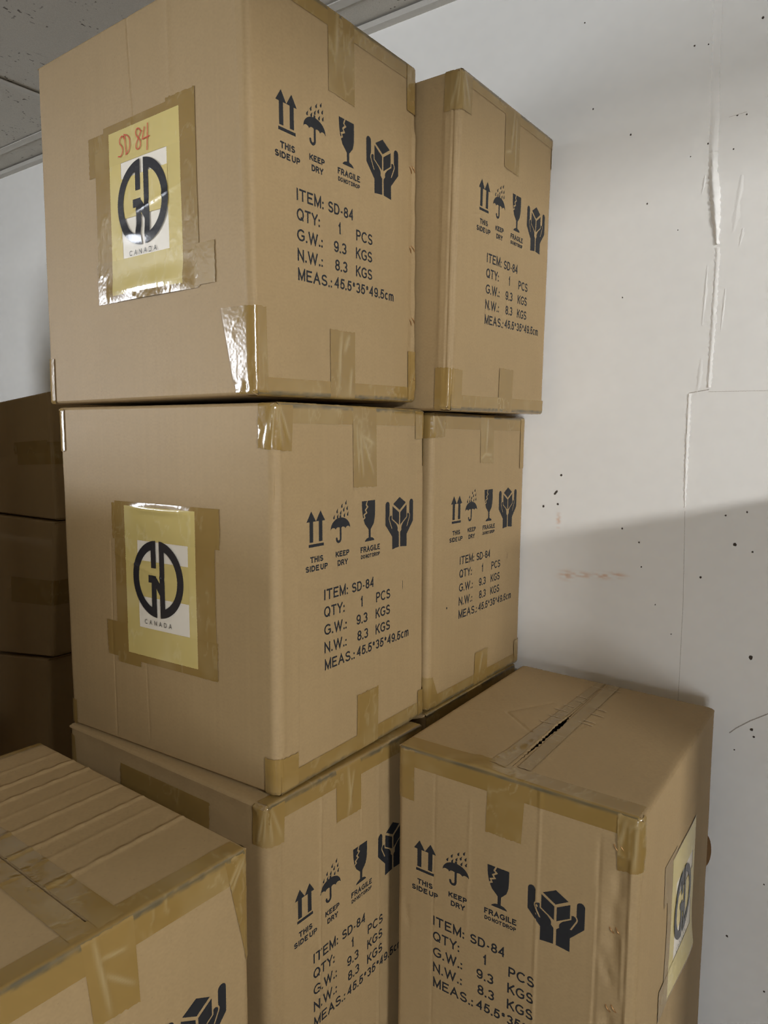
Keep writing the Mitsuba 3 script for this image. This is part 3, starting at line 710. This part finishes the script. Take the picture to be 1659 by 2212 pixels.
hand = union_all([stroke([(203, 340), (199, 345), (193, 342), (192, 336), (198, 331), (200, 325), (195, 319), (189, 320)]), stroke([(204, 344), (207, 320)]), stroke([(203, 345), (212, 342), (217, 333), (213, 322), (206, 319)]),
                  stroke([(240, 341), (234, 347), (228, 343), (231, 336), (239, 330), (239, 322), (232, 319), (228, 324), (233, 332), (241, 341)]), stroke([(248, 344), (243, 330), (258, 331)]), stroke([(255, 347), (253, 315)])])
hv, hf = tri2d(hand)
A1.flat('G', (hv, hf), 'label_sheet__handwriting', 'red_marker', off=0.0021, du=17, dv=3, lift=lambda u, v: curl1(u - 21, v - 1))
staples(A1, 'I', [(330, 446), (330, 350), (330, 234), (331, 126), (331, 36)])

# --- middle carton of the front column
A2 = Carton('shipping_carton_001', CORN['A2'], rv=0.012, label='brown carton in the middle of the front stack with a plain yellow-taped label',
            feats=[('G', 126, 300, 122, 10, 2, -0.5), ('G', 201, 130, 201, 20, 2, -0.4), ('I', 12, 430, 14, 60, 3, 0.5), ('I', 3, 400, 3, 380, 8, -1.5), ('I', 40, 300, 40, 20, 2, 0.25), ('G', 130, 30, 190, 12, 2, 0.6), ('G', 150, 28, 210, 8, 2, 0.6)])
A2.body()
common_tapes(A2, ctr_top=(157, 213, 384), ctr_bot=(165, 217, 85), tw=470, bw=25, top_lines=[(172, 462, 180, 398, 2.2, 1.0), (176, 460, 205, 400, 2.2, 1.1), (178, 455, 207, 443, 2.2, 0.8), (166, 468, 170, 405, 2.0, 0.7)])
A2.strip('I', [(-25, 440), (30, 436), (34, 494), (-25, 494)], wr=1.1, lines=[(2, 492, -4, 446, 2.0, 1.3), (6, 492, 12, 442, 2.0, 1.4), (10, 490, 27, 448, 2.2, 1.1), (-2, 490, -14, 444, 2.2, 1.0)])
A2.strip('I', rect(318, 372, 450, 494)); A2.strip('I', rect(341, 372, 408, 480))
A2.strip('I', [(-20, 2), (38, 2), (38, 47), (-20, 49)])
A2.strip('I', rect(328, 372, 2, 44))
A2.strip('G', rect(-20, 18, 429, 492)); A2.strip('G', rect(-20, 20, 4, 42), wr=0.6)
print_marks(A2, 'I')
A2.flat('I', tri2d(LineString([(283, 220), (283.3, 233)]).buffer(0.4)), 'pen_mark', 'ink')
curl2 = lambda u, v: 3.0 * np.exp(-((v - 352) / 5.0) ** 2) * np.clip(1 - ((u - 240) / 75.0) ** 2, 0, 1) + 0.8 * np.exp(-((v - 262 + 0.25 * (u - 230)) / 2.5) ** 2) * np.clip((290 - u) / 60, 0, 1)
label_set(A2, 'G', 0, 0, tapes=[(rect(132, 188, 306, 358), 'u'), (rect(137, 190, 130, 357), 'v'), (rect(298, 350, 132, 360), 'v'), (rect(140, 359, 308, 361), 'u'), (rect(112, 352, 132, 184), 'u'), (rect(137, 190, 124, 140), 'u'), (rect(190, 299, 229, 280), None)], curl=curl2, seed=23)

# --- bottom visible carton of the front column
A3 = Carton('shipping_carton_002', CORN['A3'], rv=0.014, label='brown carton lowest in the front stack, partly behind the dark-topped foreground carton',
            feats=[('I', 104, 495, 97, 150, 2.2, 0.9), ('I', 230, 495, 233, 20, 3, 0.7), ('I', 190, 480, 190, 380, 2, 0.5), ('I', 26, 430, 27, 10, 3, 0.4), ('G', 60, 480, 430, 478, 9, -1.2)])
A3.body()
common_tapes(A3, ctr_top=(134, 188, 419), tw=470, bottom=False, top_lines=[(160, 490, 166, 425, 2.5, 0.9), (172, 480, 158, 415, 2.2, 0.7)])
A3.strip('I', [(-22, 442), (32, 437), (34, 494), (-22, 494)], wr=0.9, lines=[(2, 492, -4, 446, 2.0, 1.3), (6, 492, 12, 442, 2.0, 1.4), (10, 490, 27, 448, 2.2, 1.1), (-2, 490, -14, 444, 2.2, 1.0)])
A3.strip('G', [(-20, 400), (30, 385), (20, 480), (-20, 490)], wr=0.5)
A3.strip('G', rect(147, 350, 420, 470), jag='u')
print_marks(A3, 'I', -7, -1)

# --- top carton of the rear column
B1 = Carton('shipping_carton_003', CORN['B1'], rv=0.013, label='brown carton on top of the rear stack, touching the white wall',
            feats=[('G', 432, 440, 434, 70, 4, 0.9), ('G', 444, 495, 446, 5, 2.2, -1.4), ('I', 4, 440, 4, 5, 3, -0.8)])
B1.body()
common_tapes(B1, ctr_top=(149, 204, 395), ctr_bot=(161, 213, 73), tw=476, bw=24, top_lines=[(180, 485, 172, 425, 2.4, 0.9), (172, 425, 152, 418, 2.4, 0.8), (190, 480, 188, 400, 2.2, 0.7)])
B1.strip('I', [(-26, 437), (35, 438), (36, 494), (-26, 494)], wr=1.4, lines=[(2, 492, -4, 446, 2.0, 1.3), (6, 492, 12, 442, 2.0, 1.4), (10, 490, 27, 448, 2.2, 1.1), (-2, 490, -14, 444, 2.2, 1.0)]); B1.strip('I', rect(338, 372, 443, 494))
B1.strip('I', [(-26, 2), (36, 2), (36, 62), (-26, 65)], wr=0.6)
print_marks(B1, 'I', 9, -1)

# --- second carton of the rear column
B2 = Carton('shipping_carton_004', CORN['B2'], label='brown carton second from the top in the rear stack, beside the white wall',
            feats=[('I', 8, 480, 10, 20, 3, 0.5)])
B2.body()
common_tapes(B2, ctr_top=(161, 212, 411), ctr_bot=(160, 210, 62), tw=469, bw=22, top_lines=[(186, 490, 182, 430, 2.8, 1.3), (182, 428, 165, 418, 2.4, 1.0), (180, 426, 204, 424, 2.4, 1.0)], bot_lines=[(188, 55, 180, 20, 3.0, 1.0)])
B2.strip('I', [(-30, 452), (36, 456), (38, 494), (-30, 494)], wr=1.2, lines=[(2, 492, 4, 458, 2.0, 1.4), (10, 490, 30, 462, 2.4, 1.2)]); B2.strip('I', rect(326, 372, 396, 494))
B2.strip('I', [(-25, 2), (40, 2), (14, 56), (-25, 58)], wr=0.5); B2.strip('I', rect(325, 372, 2, 49))
print_marks(B2, 'I', 4, -2)
B2.flat('I', tri2d(Point(56, 166).buffer(1.7)), 'stain_spot', 'ink')
B2.flat('I', tri2d(LineString([(283, 222), (283.3, 233)]).buffer(0.35)), 'pen_mark', 'ink')

# --- carton with the torn top seam, standing by the wall on the right (turned a quarter)
C = Carton('shipping_carton_005', CORN['C'], rv=0.010, label='brown carton on the right with its top seam torn open, by the wall',
           feats=[('Ib', 221, 490, 219, 20, 2.5, 0.9), ('Ib', 64, 470, 62, 20, 2, -0.4), ('Ib', 300, 450, 298, 10, 3, -1.0), ('Ib', 339, 440, 339, 10, 3, 1.8), ('Ib', 318, 372, 320, 300, 9, -3.2), ('Ib', 306, 300, 318, 270, 6, -2.6), ('Ib', 324, 414, 324, 385, 8, -3.0), ('Ib', 316, 215, 322, 180, 8, -3.0), ('Ib', 331, 330, 333, 250, 3, 1.2), ('Ib', 298, 380, 296, 120, 2.5, 0.7), ('Ib', 120, 440, 118, 250, 3, 0.5), ('Ib', 16, 250, 22, 220, 4, -1.0),
                  ('top', 214, 350 - 76, 299, 350 - 121, 2.5, -1.0), ('top', 214, 350 - 76, 161, 350 - 140, 2.5, -1.2), ('top', 163, 350, 214, 350 - 76, 2.5, 0.6), ('top', 4, 214, 40, 222, 26, 3.0), ('top', 100, 190, 250, 190, 7, 1.2)])
def tear(x, s):
    # x runs from the printed end to the wall; the front half of the seam gapes with torn edges
    mm = x * 1000
    g = 4.6 * math.exp(-((mm - 212) / 40) ** 2) + 2.6 * math.exp(-((mm - 130) / 45) ** 2) + 3.0 * math.exp(-(mm / 22) ** 2) + 0.35
    rag = 1.3 * math.sin(mm * 0.9 + s * 2) * math.sin(mm * 0.37 + s) + 0.7 * math.sin(mm * 2.1 + 3 * s) if 60 < mm < 255 else 0
    return 0.001 * (max(0.2, g + rag) + (9.0 if s else -9.0))
C.fine, C.zlow = True, -0.10
C.body(open_top=True, flaps=('top',), top_gap=tear)
C.strip('Ib', rect(5, 345, 467, 495 + 33), jag='u', r=EDGE, edge=True)
C.strip('Ib', [(144, 409), (196, 409), (200, 490), (146, 490)], r=EDGE)
C.strip('Ib', rect(-4, 29, 416, 492)); C.strip('Ib', [(322, 419), (362, 425), (362, 494), (320, 494)], wr=1.0, lines=[(344, 490, 342, 424, 2.4, 1.0), (330, 485, 322, 440, 2.2, 0.9)])
C.strip('top', [(22, 189.5), (452, 185.5), (452, 199), (22, 213)], jag='u', wr=0.3)
C.strip('top', [(34, 158), (452, 158), (452, 180), (34, 176)], jag='u', wr=0.3)
print_marks(C, 'Ib', -28, 0)
staples(C, 'Ib', [(316, 452), (314, 341), (314, 236), (313, 130)])
c_curl = lambda u, v: 5.0 * np.clip((190 - v) / 60, 0, 1) ** 2 + 3.0 * np.clip((u - 300) / 40, 0, 1) ** 2
label_set(C, 'G', 5, 5, tapes=[(rect(118, 188, 306, 366), 'u'), (rect(137, 190, 140, 357), 'v'), (rect(298, 313, 142, 356), None), (rect(162, 313, 308, 358), 'u'), (rect(112, 310, 138, 186), 'u'), (rect(190, 299, 229, 280), None)], curl=lambda u, v: 5.0 * np.clip((215 - v) / 70, 0, 1) ** 2 * np.clip((u - 170) / 100, 0, 1), seed=41)
for k, (u, v, l, s) in enumerate([(354, 155, 22, 1), (274, 147, 24, 1), (240, 149, 22, 1), (208, 148, 24, 1), (300, 150, 18, 1), (316, 198, 24, -1), (290, 200, 26, -1), (243, 198, 26, -1), (255, 200, 22, -1), (330, 158, 18, 1), (420, 160, 24, 1), (425, 190, 24, -1)]):
    C.flat('top', tri2d(LineString([(u - 1.5, 350 - v - l / 2 * 0.9), (u + 1.5, 350 - v + l / 2 * 0.9)]).buffer(1.0)), 'tape_shred', 'torn_paper', off=0.0016)

# --- carton in the foreground at lower left
D = Carton('shipping_carton_006', CORN['D'], rv=0.010, label='brown carton in the lower left foreground with a dark taped seam across its creased top',
           feats=[('top', u, 178, u - 8, 346, 3.2, a) for u, a in ((104, 2.3), (143, 2.0), (222, 1.6), (271, 1.7), (305, 0.9), (352, 1.8), (62, 1.1), (182, 0.8))] + [('top', u, 6, u, 168, 3.0, a) for u, a in ((150, 1.2), (235, 1.4), (310, 1.2))] + [('top', 330, 180, 300, 190, 6, -1.0)])
D.fine = True
D.body(flaps=('top', 'bottom'))
D.strip('I', rect(5, 345, 463, 495 + 24), jag='u', r=EDGE, wr=0.6, edge=True)
D.strip('I', [(165, 408), (212, 404), (208, 494), (156, 494)], r=EDGE, wr=0.6, lines=[(168, 490, 182, 410, 2.4, 0.9), (178, 452, 208, 425, 2.4, 0.9), (174, 470, 200, 466, 2.2, 0.7)])
D.strip('I', [(344, 366), (366, 366), (366, 494), (316, 494)], wr=0.6, lines=[(344, 488, 322, 452, 1.8, 1.2), (338, 486, 318, 458, 1.8, 0.9)])
D.strip('top', rect(4, 449, 150, 173.5), jag='u', wr=0.4); D.strip('top', rect(4, 449, 176.5, 203), jag='u', wr=0.4)
D.strip('Ib', rect(4, 346, 468, 495 + 12), jag='u', r=EDGE)
print_marks(D, 'I', 2, 1)

# --- the third carton of the rear column shows only a sliver above the torn one
B3 = Carton('shipping_carton_007', straight(-1.08, -0.628, 0.990, 1.339, -0.961, -0.4685), bulge=0.001, label='brown carton of the rear stack showing as a strip above the torn carton')
B3.body(step=0.03)
common_tapes(B3, bottom=False, tw=468)

# --- the dim stack at the far left
E1 = Carton('shipping_carton_008', [[-2.145, 0.95, -0.213], [-2.145, 0.95, 0.052], [-2.145, 1.30, -0.213], [-2.145, 1.30, 0.052], [-1.650, 0.95, -0.2125], [-1.664, 0.95, 0.094], [-1.650, 1.30, -0.2125], [-1.664, 1.30, 0.094]], dims=(0.495, 0.35, 0.31), bulge=0.002,
            label='brown carton on top of the dim stack at the far left')
E1.body(step=0.012)
E1.strip('G', rect(338, 535, 136, 190), jag='u', wr=1.0); E1.strip('G', rect(325, 480, 165, 195), jag='u', wr=1.0)
E2 = Carton('shipping_carton_009', [[-2.20, 0.95, -0.625], [-2.20, 0.95, -0.219], [-2.20, 1.30, -0.625], [-2.20, 1.30, -0.219], [-1.700, 0.95, -0.559], [-1.655, 0.95, -0.2165], [-1.700, 1.30, -0.559], [-1.655, 1.30, -0.2165]], dims=(0.52, 0.35, 0.35), bulge=0.002, rv=0.014,
            label='brown carton second from the top in the dim stack at the far left')
E2.body(step=0.012)
E2.strip('G', rect(325, 562, 136, 200), jag='u', wr=0.8)
E3 = Carton('shipping_carton_010', [[-2.215, 0.95, -1.02], [-2.215, 0.95, -0.634], [-2.215, 1.30, -1.02], [-2.215, 1.30, -0.634], [-1.73, 0.95, -1.015], [-1.715, 0.95, -0.567], [-1.73, 1.30, -1.015], [-1.715, 1.30, -0.567]], dims=(0.50, 0.35, 0.43), bulge=0.002,
            label='darkest brown carton, third down in the dim stack at far left')
E3.body(step=0.012)

# --- cartons that carry or neighbour the visible ones
def plain(name, box, label):
    c = Carton(name, straight(*box), dims=(box[1] - box[0], box[3] - box[2], box[5] - box[4]), bulge=0.001, label=label)
    c.body(step=0.04, flaps=())
    c.strip('top', [(4, c.d[1] * 500 - 24), (c.d[0] * 1000 - 4, c.d[1] * 500 - 24), (c.d[0] * 1000 - 4, c.d[1] * 500 + 24), (4, c.d[1] * 500 + 24)], jag='u', step=0.02)
    return c
zb0, zb1 = ZF, -0.9625
plain('shipping_carton_011', (-1.072, -0.617, 0.615, 0.965, zb0, zb1), 'brown carton on the floor at the foot of the front stack')
plain('shipping_carton_012', (-1.08, -0.628, 0.990, 1.339, zb0, zb1), 'brown carton on the floor at the foot of the rear stack')
plain('shipping_carton_013', (-0.592, -0.236, 0.856, 1.304, zb0, -1.0535), 'brown carton on the floor beneath the torn carton')
plain('shipping_carton_014', (-1.016, -0.566, 0.180, 0.535, zb0, -0.947), 'brown carton on the floor beneath the foreground carton')
plain('shipping_carton_015', (-2.215, -1.725, 0.95, 1.30, zb0, -1.021), 'brown carton on the floor at the foot of the dim stack')
n = 16
for x0, x1, y0, y1, top, tops, where in [(0.22, 0.675, 0.98, 1.335, 0.0, 3, 'right-hand stack by the wall'), (0.22, 0.675, 0.85, 0.97, 0.0, 3, 'middle right-hand stack'), (-1.55, -1.06, 0.12, 0.47, -0.07, 3, 'stack beside the foreground carton'), (-2.26, -1.77, 0.30, 0.65, 0.32, 3, 'stack before the dim stack'), (-2.76, -2.27, 0.30, 0.65, 0.32, 3, 'leftmost stack'), (-0.80, -0.25, -0.90, -0.45, 0.53, 4, 'tall stack behind the camera')]:
    hh = (top - ZF) / tops
    for k in range(tops):
        plain(f'shipping_carton_{n:03d}', (x0, x1, y0, y1, ZF + k * hh, ZF + (k + 1) * hh - 0.0005), f'brown carton, {["lowest", "second", "third", "fourth"][k]} of the {where}, out of view')
        n += 1
